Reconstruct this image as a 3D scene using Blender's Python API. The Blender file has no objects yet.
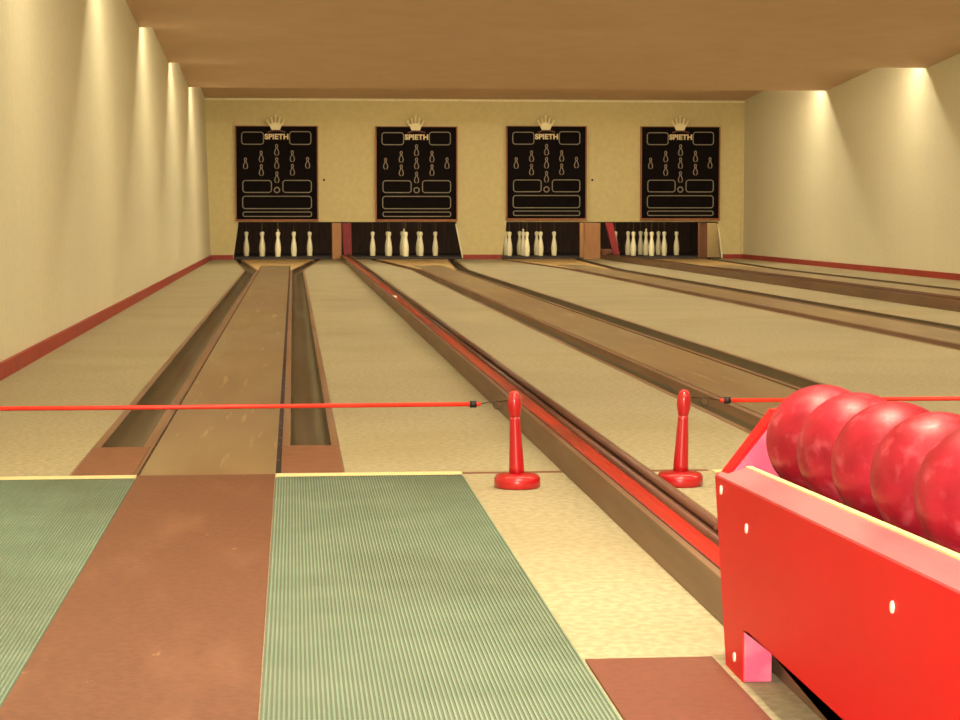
import bpy, bmesh, math, random
from mathutils import Vector, Matrix
random.seed(7)
PI = math.pi
scn = bpy.context.scene
COL = scn.collection

# ------------------------------------------------------------------ camera
EYE = Vector((0.0, 0.0, 0.667))
F = 2002.0
R = ((9.95684676e-01, 6.68722482e-03, -9.25597528e-02),
     (-9.28009623e-02, 7.27228547e-02, -9.93025361e-01),
     (9.06256236e-05, 9.97329769e-01, 7.30296129e-02))
RM = Matrix(R)
cd = bpy.data.cameras.new('camera'); cam = bpy.data.objects.new('camera', cd); COL.objects.link(cam)
m4 = RM.to_4x4()
# columns of m4 are the camera axes in the room: x right, y up, z backwards
m4[0][2], m4[1][2], m4[2][2] = R[0][2], R[1][2], R[2][2]
cam.matrix_world = Matrix.Translation(EYE) @ m4
cd.sensor_width = 36; cd.lens = F / 960 * 36; cd.clip_start = 0.05; cd.clip_end = 200
scn.camera = cam

def atY(px, py, Y):
    r = RM @ Vector(((px-480)/F, -(py-360)/F, -1)); p = EYE + r*(Y/r.y); return p.x, p.z

# ------------------------------------------------------------------ world, colour, lights
w = bpy.data.worlds.new('world'); scn.world = w; w.use_nodes = True
w.node_tree.nodes['Background'].inputs[0].default_value = (1, .82, .55, 1)
w.node_tree.nodes['Background'].inputs[1].default_value = 0.15
scn.view_settings.view_transform = 'Standard'; scn.view_settings.look = 'None'
scn.view_settings.gamma = 1; scn.view_settings.use_curve_mapping = False
scn.view_settings.exposure = 0.0

XL, XR, YB, YN = -1.185, 6.63, 29.2, -2.5
TEETH = [1.1, 5.0, 8.9, 12.75, 16.75, 20.65, 24.6]
ZT = 2.19                                     # underside of each ceiling step
def area(name, loc, size, sy, power, color, rot=(0,0,0)):
    l = bpy.data.lights.new(name, 'AREA'); l.shape = 'RECTANGLE'; l.size = size; l.size_y = sy
    l.energy = power; l.color = color
    o = bpy.data.objects.new(name, l); o.location = loc; o.rotation_euler = rot; COL.objects.link(o); return o
COVE_POWER = 64
for ty in TEETH:
    area('cove_lamp', ((XL+XR)/2, ty+.24, ZT+.165), XR-XL-.2, .08, COVE_POWER*(1.1 if ty > 24 else 1), (1, .90, .66), (math.radians(18), 0, 0))
# the camera's own flash, just above the lens, and the lamp over the players' area behind it
fl = bpy.data.lights.new('camera_flash', 'SPOT'); fl.energy = 460; fl.color = (1, .90, .74); fl.shadow_soft_size = .03
fl.spot_size = math.radians(70); fl.spot_blend = 1
fo = bpy.data.objects.new('camera_flash', fl); COL.objects.link(fo)
fo.matrix_world = Matrix.Translation(EYE + Vector((-.055, 0, .02))) @ m4
area('players_lamp', (.66, 3.05, 2.24), .34, .34, 92, (1, .84, .60))
for cx in (0.755, 4.56):
    area('pit_lamp', (cx, 29.42, .98), 3.2, .12, 34, (1, .87, .62), (math.radians(42), 0, 0))

# ------------------------------------------------------------------ materials
def srgb(r, g, b):
    f = lambda c: ((c/255)/12.92 if c/255 <= .04045 else ((c/255+.055)/1.055)**2.4)
    return (f(r), f(g), f(b), 1)
def mat(name, col, rough=.6, col2=None, scale=20, lo=.35, hi=.65, stretch=(1,1,1), bump=0, bscale=None, metal=0, spec=.5, detail=4, coat=0):
    m = bpy.data.materials.new(name); m.use_nodes = True; nt = m.node_tree; b = nt.nodes['Principled BSDF']
    b.inputs['Roughness'].default_value = rough; b.inputs['Metallic'].default_value = metal
    b.inputs['Specular IOR Level'].default_value = spec
    if coat: b.inputs['Coat Weight'].default_value = coat; b.inputs['Coat Roughness'].default_value = .12
    b.inputs['Base Color'].default_value = col
    tc = nt.nodes.new('ShaderNodeTexCoord'); mp = nt.nodes.new('ShaderNodeMapping'); nt.links.new(tc.outputs['Object'], mp.inputs[0])
    mp.inputs['Scale'].default_value = stretch
    n = nt.nodes.new('ShaderNodeTexNoise'); n.inputs['Scale'].default_value = scale; n.inputs['Detail'].default_value = detail
    nt.links.new(mp.outputs[0], n.inputs['Vector'])
    rp = nt.nodes.new('ShaderNodeValToRGB'); rp.color_ramp.elements[0].position = lo; rp.color_ramp.elements[1].position = hi
    rp.color_ramp.elements[0].color = col
    rp.color_ramp.elements[1].color = col2 or tuple(min(1, c*1.12) for c in col[:3])+(1,)
    nt.links.new(n.outputs[0], rp.inputs[0]); nt.links.new(rp.outputs[0], b.inputs['Base Color'])
    if bump:
        n2 = nt.nodes.new('ShaderNodeTexNoise'); n2.inputs['Scale'].default_value = bscale or scale*2; nt.links.new(mp.outputs[0], n2.inputs['Vector'])
        bp = nt.nodes.new('ShaderNodeBump'); bp.inputs['Strength'].default_value = bump; bp.inputs['Distance'].default_value = .002
        nt.links.new(n2.outputs[0], bp.inputs['Height']); nt.links.new(bp.outputs[0], b.inputs['Normal'])
    return m
def add_layer(m, col, scale, lo, hi, stretch=(1,1,1), fac=1.0, offset=(0,0,0)):
    """a second, larger-scaled wear layer mixed over a material's colour"""
    nt = m.node_tree; b = nt.nodes['Principled BSDF']; src = b.inputs['Base Color'].links[0].from_socket
    tc = nt.nodes.new('ShaderNodeTexCoord'); mp = nt.nodes.new('ShaderNodeMapping'); nt.links.new(tc.outputs['Object'], mp.inputs[0])
    mp.inputs['Scale'].default_value = stretch; mp.inputs['Location'].default_value = offset
    n = nt.nodes.new('ShaderNodeTexNoise'); n.inputs['Scale'].default_value = scale; n.inputs['Detail'].default_value = 5
    nt.links.new(mp.outputs[0], n.inputs['Vector'])
    r = nt.nodes.new('ShaderNodeMapRange'); r.inputs['From Min'].default_value = lo; r.inputs['From Max'].default_value = hi
    r.inputs['To Max'].default_value = fac
    nt.links.new(n.outputs[0], r.inputs['Value'])
    mx = nt.nodes.new('ShaderNodeMix'); mx.data_type = 'RGBA'
    nt.links.new(r.outputs[0], mx.inputs[0]); nt.links.new(src, mx.inputs[6]); mx.inputs[7].default_value = col
    nt.links.new(mx.outputs[2], b.inputs['Base Color'])
def seams(m, axis, pitch, width, col, fac=.5):
    """narrow seams between wall panels every «pitch» metres"""
    nt = m.node_tree; b = nt.nodes['Principled BSDF']; src = b.inputs['Base Color'].links[0].from_socket
    tc = nt.nodes.new('ShaderNodeTexCoord'); sp = nt.nodes.new('ShaderNodeSeparateXYZ'); nt.links.new(tc.outputs['Object'], sp.inputs[0])
    md = nt.nodes.new('ShaderNodeMath'); md.operation = 'FLOORED_MODULO'; nt.links.new(sp.outputs[axis], md.inputs[0]); md.inputs[1].default_value = pitch
    lt = nt.nodes.new('ShaderNodeMath'); lt.operation = 'LESS_THAN'; nt.links.new(md.outputs[0], lt.inputs[0]); lt.inputs[1].default_value = width
    ml = nt.nodes.new('ShaderNodeMath'); ml.operation = 'MULTIPLY'; nt.links.new(lt.outputs[0], ml.inputs[0]); ml.inputs[1].default_value = fac
    mx = nt.nodes.new('ShaderNodeMix'); mx.data_type = 'RGBA'
    nt.links.new(ml.outputs[0], mx.inputs[0]); nt.links.new(src, mx.inputs[6]); mx.inputs[7].default_value = col
    nt.links.new(mx.outputs[2], b.inputs['Base Color'])

M = {}
M['side_wall'] = mat('side_wall', srgb(220,214,182), .8, srgb(226,220,188), 30, bump=.15, bscale=220, spec=.2)
seams(M['side_wall'], 1, .6, .008, srgb(240,228,190), .7)
M['back_wall'] = mat('back_wall', srgb(216,203,150), .85, srgb(222,209,156), 14, bump=.1, bscale=160, spec=.2)
M['ceiling'] = mat('ceiling', srgb(218,190,164), .9, srgb(223,196,170), 3, bump=.1, bscale=90, spec=.1)
M['floor'] = mat('floor', srgb(162,152,120), .75, srgb(178,168,136), 55, .4, .6, bump=.2, bscale=180, spec=.25)
add_layer(M['floor'], srgb(154,142,106), 1.4, .45, .75, fac=.5)
M['baseboard'] = mat('baseboard', srgb(150,42,34), .5, srgb(168,52,40), 12)
M['lane'] = mat('lane', srgb(138,119,86), .38, srgb(156,137,102), 9, .35, .7, (1,.12,1), bump=.05)
add_layer(M['lane'], srgb(130,96,62), 1.2, .48, .72, (1,.35,1), .7, (3,1,0))
add_layer(M['lane'], srgb(205,185,140), 26, .62, .72, (1,.06,1), .55, (5,2,0))
M['deck'] = mat('deck', srgb(200,168,112), .5, srgb(214,182,126), 5)
M['gutter'] = mat('gutter', srgb(82,70,48), .38, srgb(98,84,58), 7, .35, .65, (1,.08,1), metal=.3)
add_layer(M['gutter'], srgb(64,48,34), 9, .5, .75, (1,.15,1), .6, (2,3,0))
M['lipwood'] = mat('lipwood', srgb(122,90,62), .55, srgb(138,104,74), 10, stretch=(1,.1,1))
M['plate'] = mat('plate', srgb(124,80,56), .6, srgb(134,88,62), 18, bump=.1)
M['seam'] = mat('seam', srgb(44,30,30), .8, srgb(80,62,62), 40, .5, .6, (1,.3,1))
M['black'] = mat('black', srgb(22,16,15), .7, srgb(34,24,22), 30)
M['runner'] = mat('runner', srgb(108,68,48), .5, srgb(118,76,54), 70, .4, .6, bump=.15, bscale=90)
add_layer(M['runner'], srgb(150,108,80), 9, .52, .72, (1,.25,1), .35, (1,4,0))
add_layer(M['runner'], srgb(196,160,120), 34, .70, .78, (1,.5,1), .6, (7,4,0))
M['runner_dark'] = mat('runner_dark', srgb(112,62,44), .5, srgb(120,68,50), 70, .4, .6, bump=.15, bscale=90)
M['mat_green'] = mat('mat_green', srgb(118,143,120), .65, srgb(130,153,130), 5, .4, .65)
add_layer(M['mat_green'], srgb(88,98,70), 2.2, .46, .72, (1,.6,1), .55, (4,2,0))
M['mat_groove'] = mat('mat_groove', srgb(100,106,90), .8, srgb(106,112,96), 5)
M['mat_edge'] = mat('mat_edge', srgb(226,206,152), .7, srgb(236,216,160), 20)
M['ret_side'] = mat('ret_side', srgb(108,80,56), .5, srgb(124,94,68), 14, .35, .65, (1,.12,2))
add_layer(M['ret_side'], srgb(104,60,40), 3, .5, .7, (1,.3,1), .6)
M['ret_red'] = mat('ret_red', srgb(172,24,22), .35, srgb(190,34,28), 8, stretch=(1,.1,1), coat=.3)
add_layer(M['ret_red'], srgb(120,40,30), 6, .5, .72, (1,.15,1), .7)
M['rail'] = mat('rail', srgb(84,52,40), .4, srgb(106,68,50), 12, stretch=(1,.1,1), metal=.2)
M['red'] = mat('red', srgb(172,10,20), .34, srgb(184,16,26), 6, coat=.6)
M['rack_red'] = mat('rack_red', srgb(212,4,14), .5, srgb(218,10,20), 5, .3, .7)
add_layer(M['rack_red'], srgb(206,26,20), 4, .5, .8, (1,.5,3), .6)
M['rack_red'].node_tree.nodes['Principled BSDF'].inputs['Specular IOR Level'].default_value = .25
M['rack_pink'] = mat('rack_pink', srgb(206,106,110), .5, srgb(200,78,88), 14, .4, .7, (1,.2,1))  # flash glare on the red top edges, painted into the colour
M['rack_inside'] = mat('rack_inside', srgb(224,90,126), .4, srgb(236,140,160), 16, .4, .7)  # red faces turned to the camera, lit look painted in as pink
M['cream_edge'] = mat('cream_edge', srgb(244,226,160), .5, srgb(236,214,150), 10)
M['screw'] = mat('screw', srgb(246,226,200), .3, srgb(250,236,214), 10)
M['rubber'] = mat('rubber_black', srgb(20,16,18), .5)
M['rope'] = mat('rope', srgb(226,40,20), .45, srgb(236,52,28), 30)
M['wire'] = mat('wire', srgb(60,44,34), .35, metal=.7)
M['steel'] = mat('steel', srgb(190,175,150), .3, metal=.9)
M['pin'] = mat('pin', srgb(238,222,176), .35, srgb(242,228,184), 12)
M['cord'] = mat('cord', srgb(120,96,66), .8)
M['pit'] = mat('pit', srgb(50,33,26), .85, srgb(70,48,36), 6, .35, .65, (8,1,.6))
M['pit_floor'] = mat('pit_floor', srgb(36,22,18), .8, srgb(42,28,20), 10)
M['board'] = mat('board', srgb(12,7,8), .8, srgb(18,10,11), 4, spec=.12)
M['board_frame'] = mat('board_frame', srgb(150,92,56), .6, srgb(164,104,64), 10)
M['line'] = mat('line', srgb(142,134,112), .6)
M['line_brown'] = mat('line_brown', srgb(150,134,112), .6)
M['crown'] = mat('crown', srgb(252,240,186), .4, srgb(255,244,194), 20)
M['letter'] = mat('letter', srgb(226,206,150), .5)
M['tag_arc'] = mat('tag_arc', srgb(140,84,68), .6)
M['orange_wood'] = mat('orange_wood', srgb(180,128,82), .6, srgb(194,142,94), 10, stretch=(1,1,.2))
M['brown_wood'] = mat('brown_wood', srgb(116,72,44), .6, srgb(132,84,54), 12, stretch=(1,1,.2))
M['tan_wood'] = mat('tan_wood', srgb(196,166,110), .7)
M['redpost'] = mat('redpost', srgb(130,20,28), .5, srgb(142,26,34), 8)
M['trim'] = mat('trim', srgb(246,234,196), .6)

def ball_mat():
    m = mat('ball', srgb(136,12,30), .3, srgb(168,28,48), 22, .35, .75, detail=8, spec=.35)
    add_layer(m, srgb(208,100,112), 36, .54, .80, (1,1,1), .5, (3,1,2))
    add_layer(m, srgb(112,14,26), 12, .52, .75, (1,1,1), .55, (9,4,2))
    nt = m.node_tree; b = nt.nodes['Principled BSDF']
    n = nt.nodes.new('ShaderNodeTexNoise'); n.inputs['Scale'].default_value = 30; n.inputs['Detail'].default_value = 6
    r = nt.nodes.new('ShaderNodeMapRange'); r.inputs['To Min'].default_value = .34; r.inputs['To Max'].default_value = .6
    nt.links.new(n.outputs[0], r.inputs['Value']); nt.links.new(r.outputs[0], b.inputs['Roughness'])
    return m
M['ball'] = ball_mat()

# ------------------------------------------------------------------ mesh helpers
def obj(name, bm, m, parent=None, smooth=False, bevel=0):
    me = bpy.data.meshes.new(name)
    bmesh.ops.recalc_face_normals(bm, faces=bm.faces[:])
    bm.to_mesh(me); bm.free()
    for mm in (m if isinstance(m, (list, tuple)) else [m]): me.materials.append(mm)
    if smooth:
        for p in me.polygons: p.use_smooth = True
    o = bpy.data.objects.new(name, me); COL.objects.link(o)
    if parent: o.parent = parent
    if bevel:
        b = o.modifiers.new('bevel', 'BEVEL'); b.width = bevel; b.segments = 2; b.limit_method = 'ANGLE'
    return o
def box(bm, x0, x1, y0, y1, z0, z1, mi=0):
    v = [bm.verts.new((x, y, z)) for x in (x0, x1) for y in (y0, y1) for z in (z0, z1)]
    for f in ((0,1,3,2), (4,6,7,5), (0,4,5,1), (2,3,7,6), (0,2,6,4), (1,5,7,3)):
        bm.faces.new([v[i] for i in f]).material_index = mi
def prism(bm, poly, axis, a, b, mi=0):
    """polygon extruded along an axis: axis x takes (y,z), y takes (x,z), z takes (x,y)"""
    def P(p, t): return {'x': (t, p[0], p[1]), 'y': (p[0], t, p[1]), 'z': (p[0], p[1], t)}[axis]
    A = [bm.verts.new(P(p, a)) for p in poly]; B = [bm.verts.new(P(p, b)) for p in poly]
    bm.faces.new(A).material_index = mi; bm.faces.new(B[::-1]).material_index = mi
    n = len(poly)
    for i in range(n): bm.faces.new((A[i], A[(i+1) % n], B[(i+1) % n], B[i])).material_index = mi
def lathe(bm, prof, seg=24, c=(0,0,0), mi=0):
    rings = []
    for r, z in prof:
        if r < 1e-6: rings.append([bm.verts.new((c[0], c[1], c[2]+z))])
        else: rings.append([bm.verts.new((c[0]+r*math.cos(2*PI*i/seg), c[1]+r*math.sin(2*PI*i/seg), c[2]+z)) for i in range(seg)])
    for a, b in zip(rings, rings[1:]):
        for i in range(seg):
            j = (i+1) % seg
            if len(a) == 1 and len(b) == 1: continue
            if len(a) == 1: bm.faces.new((a[0], b[i], b[j]))
            elif len(b) == 1: bm.faces.new((a[i], b[0], a[j]))
            else: bm.faces.new((a[i], b[i], b[j], a[j]))
    if len(rings[0]) > 1: bm.faces.new(rings[0][::-1])
    if len(rings[-1]) > 1: bm.faces.new(rings[-1])
def tube(bm, pts, r, seg=8, closed=False):
    pts = [Vector(p) for p in pts]; rings = []; n = len(pts)
    for i, p in enumerate(pts):
        if closed: d = pts[(i+1) % n]-pts[i-1]
        else: d = pts[min(i+1, n-1)]-pts[max(i-1, 0)]
        d.normalize(); u = d.cross(Vector((0,0,1)) if abs(d.z) < .9 else Vector((1,0,0))).normalized(); v = d.cross(u)
        rings.append([bm.verts.new(p+r*(math.cos(2*PI*k/seg)*u+math.sin(2*PI*k/seg)*v)) for k in range(seg)])
    pairs = list(zip(rings, rings[1:]))
    if closed: pairs.append((rings[-1], rings[0]))
    for a, b in pairs:
        for k in range(seg):
            bm.faces.new((a[k], a[(k+1) % seg], b[(k+1) % seg], b[k]))
    if not closed: bm.faces.new(rings[0]); bm.faces.new(rings[-1][::-1])
def NB(): return bmesh.new()
def thing(name, label, cat, loc=(0,0,0), rot=(0,0,0), group=None):
    o = bpy.data.objects.new(name, None); COL.objects.link(o); o.location = loc; o.rotation_euler = rot
    o.empty_display_size = .1
    return tag(o, label, cat, group)
def tag(o, label, cat, group=None):
    o['label'] = label; o['category'] = cat
    if group: o['group'] = group
    return o
def struct(name, bm, m, **k):
    o = obj(name, bm, m, **k); o['kind'] = 'structure'; return o
def dup(root, loc, rot=None, label=None, group=None, skip=()):
    r = root.copy(); COL.objects.link(r); r.location = loc
    if rot is not None: r.rotation_euler = rot
    if label: r['label'] = label
    if group: r['group'] = group
    for ch in root.children:
        c = ch.copy(); COL.objects.link(c); c.parent = r
        for g in ch.children:
            d = g.copy(); COL.objects.link(d); d.parent = c
    return r

# ------------------------------------------------------------------ room shell
FOUL = 5.10
LANES = [-0.222, 1.725, 3.585, 5.54]
YF = 23.6                                     # where the gutters start to flare
def half(y):                                  # half width of a lane's recess in the floor
    return .35 if y <= YF else .35+(y-YF)/(29.3-YF)*.285
b = NB()
box(b, XL-.1, XR+.1, YN, FOUL, -.1, 0)
hb = half(YB)
cuts = LANES
lefts = [(XL-.1,)*2] + [(c+.35, c+hb) for c in cuts]
rights = [(c-.35, c-hb) for c in cuts] + [(XR+.1,)*2]
for (l0, l1), (r0, r1) in zip(lefts, rights):
    prism(b, [(l0, FOUL), (r0, FOUL), (r0, YF), (r1, YB), (l1, YB), (l0, YF)], 'z', -.1, 0)
box(b, XL-.1, XR+.1, FOUL, YB, -.14, -.1)
struct('floor', b, M['floor'])

b = NB(); prism(b, [(XL-.2, -.1), (XL+.003, -.1), (XL-.078, 2.8), (XL-.2, 2.8)], 'y', YN, YB); struct('wall_left', b, M['side_wall'])
b = NB(); box(b, XR, XR+.1, YN, YB, -.1, 2.8); struct('wall_right', b, M['side_wall'])
b = NB(); box(b, XL-.1, XR+.1, YN-.1, YN, -.1, 2.8); struct('wall_near', b, M['side_wall'])
b = NB(); box(b, XL, XL+.018, YN, YB, 0, .066); struct('baseboard_left', b, M['baseboard'])
b = NB(); box(b, XR-.018, XR, YN, YB, 0, .066); struct('baseboard_right', b, M['baseboard'])

# stepped ceiling: each panel slopes down away from the players to the next step
b = NB(); prof = []
ys = [YN] + TEETH + [YB+.1]
prof.append((YN, 2.39))
for k, ty in enumerate(TEETH):
    prof += [(ty, ZT), (ty+.025, ZT), (ty+.03, 2.44)]
zend = 2.325
prof[-1] = (TEETH[-1]+.03, 2.56)
prof.append((YB+.1, zend))
top = [(YB+.1, 2.9), (YN, 2.9)]
prism(b, prof+top, 'x', XL-.15, XR+.1)
bmesh.ops.triangulate(b, faces=[f for f in b.faces if len(f.verts) > 4])
struct('ceiling', b, M['ceiling'])

# back wall, cut around the two pit openings
def W(px, py, Y=YB): return atY(px, py, Y)
b = NB(); T = .10
zl = .575*YB/30
def wp(px, z): return (atY(px, 240, YB)[0], z)
ztop = 2.5; z0 = -.1
zo = W(400, 222)[1]; zo2 = W(620, 220)[1]
prism(b, [(XL-.2, z0), wp(233, z0), wp(233, .0), wp(238.5, zo), wp(236, zo), (XL-.2, zo)], 'y', YB, YB+T)
prism(b, [wp(463, z0), wp(502, z0), wp(502, 0), wp(506.5, zo), wp(456, zo), wp(463, 0)], 'y', YB, YB+T)
prism(b, [wp(722.5, z0), (XR+.1, z0), (XR+.1, zo), wp(718, zo), wp(722.5, 0)], 'y', YB, YB+T)
prism(b, [(XL-.2, zo), (XR+.1, zo), (XR+.1, ztop), (XL-.2, ztop)], 'y', YB, YB+T)
bmesh.ops.triangulate(b, faces=[f for f in b.faces if len(f.verts) > 4])
struct('wall_back', b, M['back_wall'])
def xs(px): return atY(px, 240, YB)[0]
b = NB()
for a, c in ((XL, xs(233)), (xs(463), xs(502)), (xs(722.5), XR)):
    prism(b, [(a, 0), (c, 0), (c, .066), (a, .066)], 'y', YB-.02, YB)
struct('baseboard_back', b, M['baseboard'])
b = NB(); box(b, XL-.08, XR, YB-.035, YB, 2.290, 2.318); struct('trim_1', b, M['trim'])
b = NB(); box(b, XL-.065, XL+.005, YB-.02, YB, .066, 2.290); struct('trim_2', b, M['back_wall'])
b = NB(); box(b, XR-.03, XR, YB-.02, YB, .066, 2.290); struct('trim_3', b, M['back_wall'])

for k, (pa, pb) in enumerate(((456, 463), (718, 722.5))):
    b = NB(); a0, a1 = wp(pa, zo)[0], wp(pb, 0)[0]
    prism(b, [(a1-.012, .01), (a1+.006, .01), (a0+.006, zo-.03), (a0-.012, zo-.03)], 'y', YB-.012, YB+.02); struct('trim_%d' % (6+k), b, M['trim'])
# pits behind the wall
b = NB()
box(b, XL, XR, 33.2, 33.3, -.1, 1.5); box(b, XL, XR, YB+T, 33.2, 1.4, 1.5)
box(b, XL-.1, XL, YB+T, 33.3, -.1, 1.5); box(b, XR, XR+.1, YB+T, 33.3, -.1, 1.5)
struct('wall_pits', b, M['pit'])
b = NB(); box(b, XL, XR, YB+.025, 33.2, -.12, .010); struct('floor_pits', b, M['pit_floor'])

# ------------------------------------------------------------------ lanes
def station_strip(bm, stations, prof_fn):
    """skins cross sections prof_fn(y) -> [(x,z)...] along y"""
    rows = [[bm.verts.new((x, y, z)) for x, z in prof_fn(y)] for y in stations]
    for a, c in zip(rows, rows[1:]):
        for i in range(len(a)-1): bm.faces.new((a[i], a[i+1], c[i+1], c[i]))
def lerp(a, b, t): return a+(b-a)*t
YE = YB+.02
def gx(y):                                    # trench edges, distance from lane centre
    t = max(0, (y-YF)/(29.3-YF)); return lerp(.21, .53, t), lerp(.328, .615, t), lerp(.35, half(y), 1 if t > 0 else 1)
def build_lane(c, label):
    L = thing('bowling_lane', label, 'bowling lane', (c, 0, 0), group='bowling lanes')
    b = NB(); box(b, -.173, .173, FOUL, 25.8, -.03, -.001); obj('lane_surface', b, M['lane'], L)
    b = NB()
    prism(b, [(-.173, 25.8), (.173, 25.8), (.187, 25.8), (.187, YF), (.53, YE), (-.53, YE), (-.187, YF), (-.187, 25.8)], 'z', -.03, -.0015)
    bmesh.ops.triangulate(b, faces=[f for f in b.faces if len(f.verts) > 4])
    obj('pin_deck', b, M['deck'], L)
    b = NB(); box(b, -.187, -.180, FOUL, 25.8, -.03, -.001, 1); box(b, -.180, -.173, FOUL, 25.8, -.03, -.006); box(b, .173, .187, FOUL, 25.8, -.03, -.006)
    obj('seam', b, [M['seam'], M['lipwood']], L)
    for s in (-1, 1):
        def inner(y):
            i, o, e = gx(y); k = .187 if y <= YF else i-.01
            return [(s*k, -.03), (s*k, 0), (s*i, 0), (s*i, -.02)]
        st = [FOUL, YF, YE]
        b = NB(); station_strip(b, st, inner)
        def outer(y):
            i, o, e = gx(y); return [(s*o, -.02), (s*o, .001), (s*(e+.001), .001), (s*(e+.001), -.03)]
        b2 = NB(); station_strip(b2, st, outer)
        def trench(y):
            i, o, e = gx(y); n = 8; out = []
            for k in range(n+1):
                a = PI*k/n; x = (i+o)/2-(o-i)/2*math.cos(a); out.append((s*x, -.062*math.sin(a)**.7))
            return out
        t = NB(); station_strip(t, st, trench)
        if s < 0:
            t.faces.ensure_lookup_table()
            for q, f_ in enumerate(t.faces): f_.material_index = 1 if q % 8 < 1 else 0
        g = obj('gutter', t, [M['gutter'], M['lipwood']], L, smooth=True)
        obj('gutter_edge', b, M['lipwood'], L); obj('gutter_edge', b2, M['lipwood'], L)
        # dark mouth at the pit end
        p = NB()
        box(p, min(s*.189, s*.345), max(s*.189, s*.345), FOUL, FOUL+.645, -.02, .002)
        obj('gutter_cover', p, M['plate'], L)
    return L
LL = ['leftmost lane, beside the left wall, with open gutters and scuffed brown surface',
      'second lane from the left, just right of the red ball return trough',
      'third lane from the left, running under the third score board',
      'rightmost lane, farthest away beside the right wall']
lanes = [build_lane(c, l) for c, l in zip(LANES, LL)]

# ------------------------------------------------------------------ ball returns
def build_return(cx, label, y0, y1):
    t = thing('ball_return', label, 'ball return', (cx, 0, 0), group='ball return troughs')
    b = NB(); box(b, -.065, -.05, y0, y1, 0, .075); obj('side_board', b, M['ret_side'], t, bevel=.002)
    b = NB(); box(b, .055, .067, y0, y1, 0, .075); obj('side_board', b, M['ret_side'], t, bevel=.002)
    b = NB(); box(b, -.05, -.0435, y0, y1, .05, .071); obj('groove', b, M['black'], t)
    b = NB(); prism(b, [(-.0435, 0), (-.0435, .072), (-.036, .069), (-.018, .056), (.004, .056), (.012, .062), (.012, 0)], 'y', y0, y1)
    obj('trough', b, M['ret_red'], t)
    b = NB(); tube(b, [(.022, y0, .064), (.022, y1, .064)], .008, 10); tube(b, [(.048, y0, .072), (.048, y1, .072)], .009, 10)
    obj('rail', b, M['rail'], t, smooth=True)
    b = NB(); box(b, .012, .055, y0, y1, 0, .064); obj('bed', b, M['rail'], t)
    return t
r1 = build_return(.755, 'long low ball return with red trough, running from the ball rack to the pits', 1.3, 29.15)
r2 = build_return(4.56, 'brown sided ball return far on the right, between the third and fourth lanes', 4.0, 29.15)
b = NB(); tube(b, [(.03, 3.66, .079), (.035, 3.62, .088), (.040, 3.50, .080)], .0045, 8); obj('clip', b, M['steel'], r1, smooth=True)
b = NB(); box(b, -.03, -.005, 14.6, 14.75, .056, .066); obj('joint_plate', b, M['steel'], r1)

# ------------------------------------------------------------------ approach: mats and boards
def ribbed_mat(x0, x1, y0, y1, label):
    t = thing('rubber_mat', label, 'mat', ((x0+x1)/2, (y0+y1)/2, 0), group='green ribbed rubber mats')
    ox, oy = (x0+x1)/2, (y0+y1)/2
    pitch = .0066; n = int((x1-x0)/pitch); pitch = (x1-x0)/n
    b = NB(); ya, yb = y0-oy, y1-.055-oy
    prev = None
    b.verts.ensure_lookup_table()
    pts = []
    for i in range(n):
        x = x0-ox+i*pitch
        pts += [(x, .0025, 1), (x+pitch*.42, .0025, 0), (x+pitch*.52, .0048, 0), (x+pitch*.9, .0048, 0)]
    pts.append((x1-ox, .0025, 0))
    A = [b.verts.new((x, ya, z)) for x, z, _ in pts]; B = [b.verts.new((x, yb, z)) for x, z, _ in pts]
    for i in range(len(pts)-1):
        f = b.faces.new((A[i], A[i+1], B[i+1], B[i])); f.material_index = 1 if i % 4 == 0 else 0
    e = b.verts.new((x1-ox, ya, 0)); f_ = b.verts.new((x1-ox, yb, 0)); g = b.verts.new((x0-ox, ya, 0)); h = b.verts.new((x0-ox, yb, 0))
    b.faces.new((A[-1], e, f_, B[-1])); b.faces.new((A[0], B[0], h, g))
    b.faces.new([g]+A+[e]); b.faces.new([h]+B+[f_])
    bmesh.ops.triangulate(b, faces=[f for f in b.faces if len(f.verts) > 4])
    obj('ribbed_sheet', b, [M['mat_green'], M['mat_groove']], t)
    b = NB(); box(b, x0-ox, x1-ox, yb, y1-oy, 0, .006); obj('edge_strip', b, M['mat_edge'], t)
    return t
ribbed_mat(XL+.02, -.398, .3, FOUL-.005, 'green ribbed mat left of the brown runway, against the left wall')
ribbed_mat(-.048, .425, .3, FOUL-.005, 'green ribbed mat right of the brown runway, in the middle of the approach')
ribbed_mat(1.075, 1.55, .9, FOUL-.03, 'green ribbed mat mostly hidden behind the red ball rack')
def slab(name, x0, x1, y0, y1, z, m, label, cat, group=None):
    b = NB(); box(b, -(x1-x0)/2, (x1-x0)/2, -(y1-y0)/2, (y1-y0)/2, 0, z)
    o = obj(name, b, m); o.location = ((x0+x1)/2, (y0+y1)/2, 0); return tag(o, label, cat, group)
slab('approach_board', -.396, -.050, .3, FOUL, .004, M['runner'], 'scuffed reddish brown runway board between the two green mats', 'runway board')
slab('approach_board', 1.556, 1.90, .9, FOUL, .004, M['runner'], 'brown runway board of the second lane, hidden behind the ball rack', 'runway board')
slab('floor_mat', .430, .622, .9, 2.92, .004, M['runner_dark'], 'small plain reddish brown mat at the foot of the red ball rack', 'mat')
b = NB(); box(b, .43, .688, FOUL-.012, FOUL+.01, 0, .002); struct('trim_4', b, M['plate'])
b = NB(); box(b, .824, 1.07, FOUL-.012, FOUL+.01, 0, .002); struct('trim_5', b, M['plate'])

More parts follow.
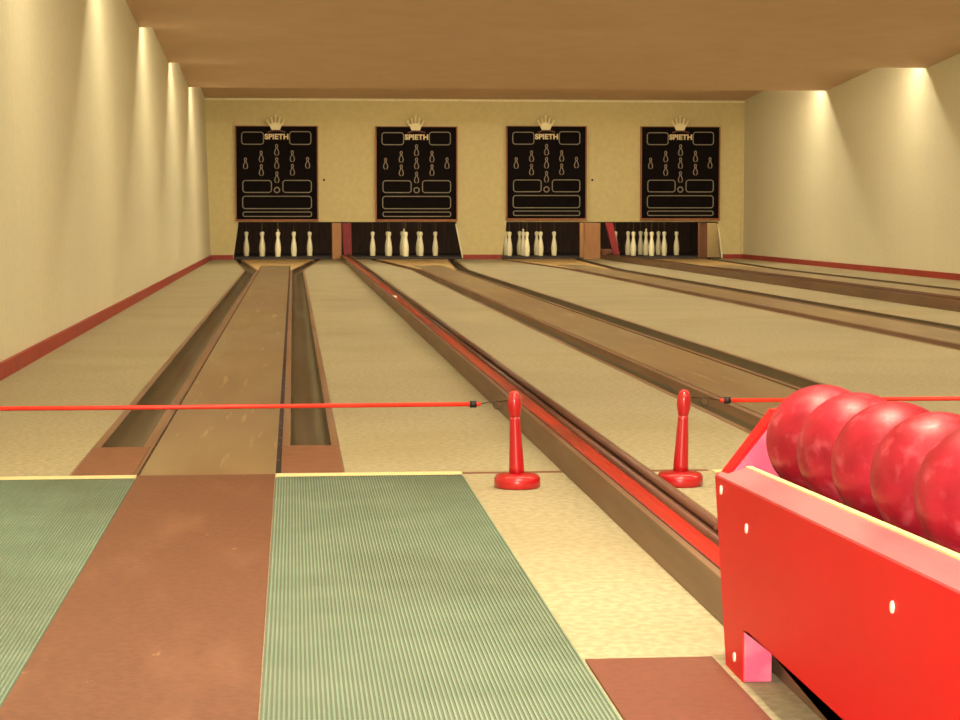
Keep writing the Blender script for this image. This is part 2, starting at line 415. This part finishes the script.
# ------------------------------------------------------------------ red posts and elastic barriers
def build_post(x, y, tilt, label):
    t = thing('barrier_post', label, 'post', (x, y, 0), (0, 0, 0), 'red barrier posts')
    b = NB(); lathe(b, [(.0, .0), (.053, .0), (.0565, .004), (.0565, .022), (.052, .030), (.040, .034), (.020, .036), (0, .036)], 36)
    obj('base', b, M['red'], t, smooth=True)
    b = NB(); lathe(b, [(.019, .034), (.0185, .05), (.0155, .11), (.0128, .165), (.0125, .176), (0, .176)], 24)
    s = obj('stem', b, M['red'], t, smooth=True); s.rotation_euler = (0, tilt, 0)
    b = NB(); lathe(b, [(.0125, .172), (.0135, .178), (.0162, .19), (.0172, .203), (.0166, .216), (.0142, .228), (.009, .2355), (0, .238)], 24)
    h = obj('knob', b, M['red'], t, smooth=True); h.rotation_euler = (0, tilt, 0)
    return t
YP = 4.825
build_post(.541, YP, -.035, 'red barrier post standing left of the ball return')
build_post(.944, YP, .04, 'red barrier post standing right of the ball return')
def build_rope(x0, x1, zc, capend, posttip, label):
    t = thing('barrier_rope', label, 'barrier rope', ((x0+x1)/2, YP, zc), group='red elastic barrier ropes')
    ox = (x0+x1)/2; b = NB(); tube(b, [(x0-ox, 0, 0), (x0*.5+x1*.5-ox, 0, -.001), (x1-ox, 0, 0)], .0054, 10)
    obj('elastic_tube', b, M['rope'], t, smooth=True)
    d = 1 if posttip > capend else -1
    b = NB(); tube(b, [(capend-ox-d*.012, 0, 0), (capend-ox+d*.004, 0, 0)], .0085, 12); obj('end_cap', b, M['rubber'], t, smooth=True)
    b = NB(); tube(b, [(capend-ox, 0, 0), (capend-ox+d*.014, 0, 0)], .005, 8); obj('ferrule', b, M['rope'], t, smooth=True)
    rc = posttip-d*.032
    b = NB(); tube(b, [(capend-ox+d*.01, 0, 0), (capend-ox+d*.03, 0, .004), (rc-ox-d*.008, 0, .006), (posttip-ox, 0, .008)], .0012, 6)
    tube(b, [(rc-ox+.010*math.cos(a), .004*math.sin(a), -.002+.010*math.sin(a)) for a in [2*PI*k/16 for k in range(16)]], .0010, 6, True)
    obj('wire_hook', b, M['wire'], t, smooth=True)
    return t
build_rope(XL+.002, .437, .2045, .437, .524, 'red elastic barrier rope across the leftmost lane, tied to the left post')
build_rope(1.056, 4.28, .2085, 1.056, .972, 'red elastic barrier rope across the second lane, running behind the balls')
build_post(4.35, YP, 0, 'red barrier post at the far end of the right hand rope')

# ------------------------------------------------------------------ ball rack with balls
RX = .634
rk = thing('ball_rack', 'bright red wooden ball rack holding a row of red balls', 'ball rack', (RX+.13, 2.1, 0))
def rpart(name, bm, m, bevel=0, par=None):
    bmesh.ops.translate(bm, verts=bm.verts[:], vec=(-(RX+.13), -2.1, 0)); return obj(name, bm, m, par or rk, bevel=bevel)
def ztp(y): return .273+(2.966-y)*(.305-.273)/(2.966-1.846)
YR0 = 1.25
def side(x0, x1, name):
    b = NB()
    prism(b, [(2.878, 0), (2.966, ztp(2.966)-.002), (YR0, ztp(YR0)-.002), (YR0, 0), (YR0+.11, 0), (YR0+.11, .079), (2.60, .079), (2.74, .079), (2.768, .074), (2.769, 0)], 'x', x0, x1)
    bmesh.ops.triangulate(b, faces=[f for f in b.faces if len(f.verts) > 4])
    return rpart(name, b, M['rack_red'])
near_panel = side(RX, RX+.04, 'side_panel'); side(RX+.25, RX+.29, 'side_panel')
def wedge(bm, poly, axis, a, b_, far):
    """the panel's top strip, rising by |far| towards the trough"""
    up = abs(far); P0 = [bm.verts.new((a, y, z+(0 if far > 0 or i < 2 else up))) for i, (y, z) in enumerate(poly)]
    P1 = [bm.verts.new((b_, y, z+(up if far > 0 and i >= 2 else 0))) for i, (y, z) in enumerate(poly)]
    bm.faces.new(P0); bm.faces.new(P1[::-1])
    for i in range(4): bm.faces.new((P0[i], P0[(i+1) % 4], P1[(i+1) % 4], P1[i]))
for xa in (RX, RX+.25):
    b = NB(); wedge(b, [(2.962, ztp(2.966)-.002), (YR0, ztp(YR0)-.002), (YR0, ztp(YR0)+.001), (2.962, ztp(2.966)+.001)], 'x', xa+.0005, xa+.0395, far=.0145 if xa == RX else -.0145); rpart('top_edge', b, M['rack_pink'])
b = NB(); prism(b, [(2.92, ztp(2.93)-.02), (YR0, ztp(YR0)-.02), (YR0, ztp(YR0)+.0175), (2.92, ztp(2.93)+.0165)], 'x', RX+.0365, RX+.0465); rpart('edge_bead', b, M['cream_edge'])
b = NB(); box(b, RX+.001, RX+.0415, 2.762, 2.7685, 0.001, .0775); rpart('foot_face', b, M['rack_inside'], .002, par=near_panel)  # thin sheet carrying the painted light on the leg's near face
# end board: cradle profile rising behind the first ball
def e2(px, py, y): return atY(px, py, y)
o1, o2 = e2(728, 471.5, 2.9225), e2(767, 423, 2.9225); dx = (o2[0]-o1[0])/(o2[1]-o1[1]); ZA = .372
apex = (o1[0]+(ZA-o1[1])*dx, ZA); xm = RX+.145
E = [(RX+.0405, .17), (RX+.0405, .2695), (RX+.001, .2745), (o1[0]-.001, .277), apex, (2*xm-apex[0], ZA), (2*xm-o1[0]+.001, .277), (RX+.289, .2745), (RX+.2495, .2695), (RX+.2495, .17)]
b = NB(); prism(b, E, 'y', 2.925, 2.966)
bmesh.ops.triangulate(b, faces=[f for f in b.faces if len(f.verts) > 4]); rpart('end_board', b, M['rack_red'], .0)
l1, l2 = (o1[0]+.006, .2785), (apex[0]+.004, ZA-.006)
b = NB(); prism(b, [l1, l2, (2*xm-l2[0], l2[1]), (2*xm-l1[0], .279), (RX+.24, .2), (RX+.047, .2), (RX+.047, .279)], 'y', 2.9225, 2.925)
bmesh.ops.triangulate(b, faces=[f for f in b.faces if len(f.verts) > 4]); rpart('end_lining', b, M['rack_inside'])  # sheet added to carry the lit tone of the end board's inner face
BALL_R = .082; BX = .766; BY = 2.839; DX, DZ = .0212, .018
def zc(y): return .3371+(BY-y)*DZ
b = NB(); prism(b, [(2.922, zc(2.92)-BALL_R-.02), (2.922, zc(2.92)-BALL_R-.0006), (YR0+.03, zc(YR0)-BALL_R-.0006), (YR0+.03, zc(YR0)-BALL_R-.02)], 'x', RX+.0465, RX+.249); rpart('tray', b, M['ret_side'])
b = NB(); box(b, RX+.041, RX+.249, YR0, YR0+.03, .09, .3); rpart('end_board', b, M['rack_red'])
def panel_pt(px, py):
    r = RM @ Vector(((px-480)/F, -(py-360)/F, -1)); return EYE+r*(RX/r.x)
for px, py in ((721.7, 490), (747, 528.6), (893, 607), (735, 657)):
    p = panel_pt(px, py); b = NB()
    n = 16; A = [b.verts.new((RX-.0025, p.y+.0045*math.cos(2*PI*k/n), p.z+.0065*math.sin(2*PI*k/n))) for k in range(n)]
    B = [b.verts.new((RX+.001, p.y+.0055*math.cos(2*PI*k/n), p.z+.0072*math.sin(2*PI*k/n))) for k in range(n)]
    b.faces.new(A); b.faces.new(B[::-1])
    for k in range(n): b.faces.new((A[k], A[(k+1) % n], B[(k+1) % n], B[k]))
    rpart('screw_cap', b, M['screw'], par=near_panel)

b = NB(); bmesh.ops.create_uvsphere(b, u_segments=48, v_segments=32, radius=BALL_R)
ball0 = obj('bowling_ball', b, M['ball'], smooth=True)
BL = ['red mottled ball at the far end of the rack, against the pink end board',
      'red mottled ball, second from the far end of the rack',
      'red mottled ball, third from the far end of the rack',
      'red mottled ball, fourth from the far end of the rack',
      'red mottled ball, fifth from the far end, cut off by the frame']
for i, l in enumerate(BL):
    o = ball0 if i == 0 else ball0.copy()
    if i: COL.objects.link(o)
    y = BY-i*(2*BALL_R+.0006)
    o.location = (BX+(BY-y)*DX, y, zc(y)); o.rotation_euler = (random.uniform(0, 6), random.uniform(0, 6), random.uniform(0, 6))
    tag(o, l, 'ball', 'red balls in the rack')

# ------------------------------------------------------------------ score boards
def rrect(w, h, r, n=4):
    P = []
    for cx, cz, a0 in ((w/2-r, h/2-r, 0), (-w/2+r, h/2-r, PI/2), (-w/2+r, -h/2+r, PI), (w/2-r, -h/2+r, 1.5*PI)):
        for k in range(n+1): a = a0+PI/2*k/n; P.append((cx+r*math.cos(a), cz+r*math.sin(a)))
    return P
def ring(bm, outer, inner, cx, cz, y0, y1):
    n = len(outer)
    V = [[bm.verts.new((cx+p[0], y, cz+p[1])) for p in poly] for poly, y in ((outer, y0), (inner, y0), (outer, y1), (inner, y1))]
    for i in range(n):
        j = (i+1) % n
        bm.faces.new((V[0][i], V[0][j], V[1][j], V[1][i])); bm.faces.new((V[0][i], V[2][i], V[2][j], V[0][j]))
        bm.faces.new((V[1][i], V[1][j], V[3][j], V[3][i])); bm.faces.new((V[2][i], V[3][i], V[3][j], V[2][j]))
def text_mesh(s, size):
    c = bpy.data.curves.new('t', 'FONT'); c.body = s; c.size = size; c.extrude = .006; c.align_x = 'CENTER'; c.align_y = 'CENTER'; c.offset = .006; c.space_character = 1.05
    o = bpy.data.objects.new('t', c); COL.objects.link(o); bpy.context.view_layer.update()
    me = bpy.data.meshes.new_from_object(o.evaluated_get(bpy.context.evaluated_depsgraph_get()))
    bpy.data.objects.remove(o); bm = NB(); bm.from_mesh(me); bpy.data.meshes.remove(me)
    bmesh.ops.rotate(bm, verts=bm.verts[:], cent=(0,0,0), matrix=Matrix.Rotation(PI/2, 3, 'X')); return bm
BW, BH = 480, 560                                # the board in its own drawing units
w0 = (W(317, 170)[0]-W(236.5, 170)[0]); K = w0/BW
zT = W(276, 126.3)[1]; zB = W(276, 219)[1]; KZ = (zT-zB)/BH
def U(u, v): return ((u-70-BW/2)*K, (BH-(v-130))*KZ)
def board():
    t = thing('score_board', 'x', 'score board', group='black score boards')
    b = NB(); box(b, -BW/2*K, BW/2*K, -.05, 0, 0, BH*KZ); obj('panel', b, M['board'], t)
    b = NB(); e = .018
    x = BW/2*K; z = BH*KZ
    box(b, -x-e, -x, -.055, 0, -.03, z+.01); box(b, x, x+e, -.055, 0, -.03, z+.01); box(b, -x, x, -.055, 0, z, z+.01); box(b, -x, x, -.06, 0, -.03, 0)
    obj('frame', b, M['board_frame'], t)
    for (u0, u1, v0, v1) in ((100,235,162,240), (385,517,158,240), (105,280,453,530), (343,518,452,530), (103,518,548,628), (105,518,643,675)):
        cx, cz = U((u0+u1)/2, (v0+v1)/2); ww = (u1-u0)*K; hh = (v1-v0)*KZ; r = min(.045, hh*.38); th = .0125
        b = NB(); ring(b, rrect(ww, hh, r), rrect(ww-2*th, hh-2*th, max(r-th, .004)), cx, cz, -.056, -.05)
        obj('display_outline', b, M['line'], t)
    for (u, v) in ((310,270), (218,310), (403,308), (124,352), (310,350), (494,348), (218,392), (403,390), (310,435)):
        cx, cz = U(u, v)
        def prof(s, off):
            pr = [(.000, -.082), (.022, -.080), (.034, -.060), (.036, -.040), (.030, -.012), (.017, .014), (.013, .030), (.020, .046), (.021, .062), (.013, .078), (0, .084)]
            pts = [(max(x-off, 0.0), z*(1-off*3)) for x, z in pr]
            return [(x, z) for x, z in pts]+[(-x, z) for x, z in pts[-2:0:-1]]
        b = NB(); ring(b, prof(1, 0), prof(1, .0125), cx, cz, -.056, -.05)
        obj('pin_symbol', b, M['line_brown'], t)
    cx, cz = U(310, 513); b = NB(); c1 = [(.045*math.cos(a), .045*math.sin(a)) for a in [2*PI*k/20 for k in range(20)]]
    ring(b, c1, [(x*.68, z*.68) for x, z in c1], cx, cz, -.056, -.05); obj('ball_symbol', b, M['line_brown'], t)
    bm = text_mesh('SPIETH', .125)
    xsz = [v.co.x for v in bm.verts]; zs_ = [v.co.z for v in bm.verts]
    sx = 142*K/(max(xsz)-min(xsz)); sz = 34*KZ/(max(zs_)-min(zs_)); cx, cz = U(310, 191)
    mx_, mz_ = (max(xsz)+min(xsz))/2, (max(zs_)+min(zs_))/2
    for v in bm.verts: v.co = Vector(((v.co.x-mx_)*sx+cx, v.co.y-.053, (v.co.z-mz_)*sz+cz))
    obj('lettering', bm, M['letter'], t)
    b = NB(); cx, cz = U(310, 158)
    for k in range(-4, 5):
        a = k/4; x = cx+a*.115; z = cz+.022*(1-a*a)-.012
        box(b, x-.010, x+.010, -.055, -.05, z-.008, z+.008)
    obj('arched_line', b, M['tag_arc'], t)
    # crown, standing proud of the board's top edge
    S = 6/13.71
    def C(u, v): return ((240+u/13.71-276.7)*6*K, (BH-((100+v/13.71-105)*6-130))*KZ)
    # the crown drawing used its own crop: convert to board units
    b = NB(); prism(b, [C(u, v) for u, v in ((436,412), (408,352), (392,318), (430,332), (460,312), (490,326), (520,312), (550,332), (590,318), (574,352), (550,412))], 'y', -.075, -.05)
    bmesh.ops.triangulate(b, faces=[f for f in b.faces if len(f.verts) > 4])
    for (u, v), (u2, v2), r in (((380,286), (408,345), .016), ((438,256), (452,340), .014), ((490,224), (490,340), .017), ((546,256), (532,340), .014), ((604,286), (578,345), .016)):
        cx, cz = C(u, v); ex, ez = C(u2, v2)
        tube(b, [(cx, -.064, cz), (ex, -.064, ez)], .014, 8)
        bmesh.ops.create_uvsphere(b, u_segments=10, v_segments=8, radius=r*1.25, matrix=Matrix.Translation((cx, -.064, cz)))
    obj('crown', b, M['crown'], t)
    return t
sb = board()
BLb = ['black score board with gold crown, leftmost of the four on the back wall',
       'black score board with gold crown, second from the left on the back wall',
       'black score board with gold crown, third from the left on the back wall',
       'black score board with gold crown, rightmost of the four on the back wall']
for i, (pa, pb, pt) in enumerate(((236.5, 317, 126.3), (376.5, 456, 126), (507, 585, 127), (641.2, 718.2, 127.3))):
    xa, xb = W(pa, 170)[0], W(pb, 170)[0]; z = W((pa+pb)/2, 219.3 if i < 2 else 218.3)[1]
    if i == 0: sb.location = ((xa+xb)/2, YB-.001, z); sb['label'] = BLb[0]
    else: dup(sb, ((xa+xb)/2, YB-.001, z), label=BLb[i]).scale.x = (xb-xa)/w0
for px, l in ((324, 'tiny dark hook on the back wall between the first two score boards'), (592, 'tiny dark hook on the back wall between the last two score boards')):
    b = NB(); lathe(b, [(0, 0), (.011, 0), (.011, .02), (.016, .03), (0, .032)], 10)
    bmesh.ops.rotate(b, verts=b.verts[:], cent=(0,0,0), matrix=Matrix.Rotation(PI/2, 3, 'X'))
    o = obj('wall_hook', b, M['black'], smooth=True); x, z = W(px, 180); o.location = (x, YB, z); tag(o, l, 'hook')

# ------------------------------------------------------------------ pit frames
def pxbox(name, pa, pb, ptop, y0, y1, m, label, cat, zb=0.0, par=None):
    xa, z = atY(pa, ptop, y0); xb, _ = atY(pb, ptop, y0)
    b = NB(); box(b, -(xb-xa)/2, (xb-xa)/2, 0, y1-y0, 0, z-zb); o = obj(name, b, m, bevel=.004); o.location = ((xa+xb)/2, y0, zb)
    return tag(o, label, cat)
pxbox('wooden_post', 332.5, 341.5, 223.2, YB+.005, YB+.5, M['orange_wood'], 'orange wooden post between the first and second pin pits', 'post')
pxbox('wooden_post', 584.5, 600.5, 223, YB+.005, YB+.5, M['orange_wood'], 'wide orange wooden post between the third and fourth pin pits', 'post')
pxbox('wooden_post', 700.5, 707.5, 223, YB+.12, YB+.3, M['brown_wood'], 'narrow dark brown post at the right side of the rightmost pit', 'post', zb=.010)
pxbox('side_panel', 707.5, 723, 223, YB+.42, YB+.47, M['tan_wood'], 'tan wooden panel at the right side of the rightmost pit', 'panel', zb=.010)
# red guard boards beside the ball lifts, leaning
def leaning(px_t0, px_t1, pt, px_b0, px_b1, pb, Y, dy, label, ZB=.010):
    a = atY(px_t0, pt, Y); c = atY(px_t1, pt, Y); d = atY(px_b1, pb, Y); e = atY(px_b0, pb, Y)
    b = NB(); ox, oz = (d[0]+e[0])/2, max(e[1], ZB)
    zb_ = oz
    prism(b, [(e[0]-ox, zb_-oz), (d[0]-ox, zb_-oz), (c[0]-ox, c[1]-oz), (a[0]-ox, a[1]-oz)], 'y', 0, dy)
    o = obj('guard_board', b, M['redpost']); o.location = (ox, Y, oz); return tag(o, label, 'guard board')
leaning(342.0, 351.2, 223.2, 344, 352, 259.5, YB-.04, .3, 'dark red upright guard board where the near ball return meets the wall', ZB=.0)
leaning(606, 613, 223, 613.8, 620.5, 257, YB+.4, .1, 'dark red leaning guard board at the left of the rightmost pit')
pxbox('return_housing', 602, 612, 249.5, YB+.2, YB+.5, M['brown_wood'], 'low brown block at the left foot of the rightmost pit', 'block', zb=.010)

# ------------------------------------------------------------------ pins
def pin_profile(king):
    p = [(.0, 0), (.036, 0), (.039, .006), (.041, .04), (.0445, .08), (.0455, .11), (.043, .155), (.036, .205), (.027, .25), (.0215, .28), (.022, .297), (.028, .32), (.0325, .342), (.032, .360), (.024, .372), (.010, .377)]
    if king: p += [(.011, .384), (.0165, .396), (.015, .41), (.008, .420), (0, .422)]
    else: p += [(0, .3775)]
    return p
def build_pin(king):
    t = thing('ninepin', 'x', 'pin', group='ninepins standing in the pits')
    b = NB(); lathe(b, pin_profile(king), 24); obj('body', b, M['pin'], t, smooth=True)
    zt = .422 if king else .377
    b = NB(); tube(b, [(0, 0, zt-.01), (.002, 0, 1.3)], .0022, 6); obj('cord', b, M['cord'], t)
    return t
PL, PK = build_pin(False), build_pin(True)
# diamond: (column, row)
DIA = [(0, -2, 'front pin'), (-1, -1, 'second row left pin'), (1, -1, 'second row right pin'), (-2, 0, 'outermost left pin'), (0, 0, 'crowned king pin in the middle'),
       (2, 0, 'outermost right pin'), (-1, 1, 'rear row left pin'), (1, 1, 'rear row right pin'), (0, 2, 'rearmost pin')]
ORD = ['leftmost pit', 'second pit from left', 'third pit from left', 'rightmost pit']
used = {False: False, True: False}
for li, c in enumerate(LANES):
    for cx, ry, nm in DIA:
        king = (cx == 0 and ry == 0); src = PK if king else PL
        loc = (c-.002-(.022 if li == 3 else .008)+cx*.243, 31.1+ry*.25, .010)
        lab = 'cream ninepin, %s of the %s' % (nm, ORD[li])
        if used[king]: dup(src, loc, label=lab)
        else: src.location = loc; src['label'] = lab; used[king] = True

# ------------------------------------------------------------------ lamp fittings hidden in the ceiling steps
M['lamp_white'] = mat('lamp_white', srgb(230,226,210), .5)
tubem = bpy.data.materials.new('tube_glow'); tubem.use_nodes = True
tb = tubem.node_tree.nodes['Principled BSDF']; tb.inputs['Emission Color'].default_value = (1, .88, .64, 1); tb.inputs['Emission Strength'].default_value = 34
for i, ty in enumerate(TEETH):
    t = thing('ceiling_lamp', 'fluorescent lamp tucked behind the ceiling step', 'lamp', ((XL+XR)/2, ty+.24, 0), group='lamps hidden behind the ceiling steps')
    hw = (XR-XL)/2-.1
    b = NB(); box(b, -hw, hw, -.03, .03, ZT+.20, ZT+.218); obj('housing', b, M['lamp_white'], t)
    b = NB(); tube(b, [(-hw, 0, ZT+.183), (hw, 0, ZT+.183)], .013, 10); obj('tube', b, tubem, t, smooth=True)
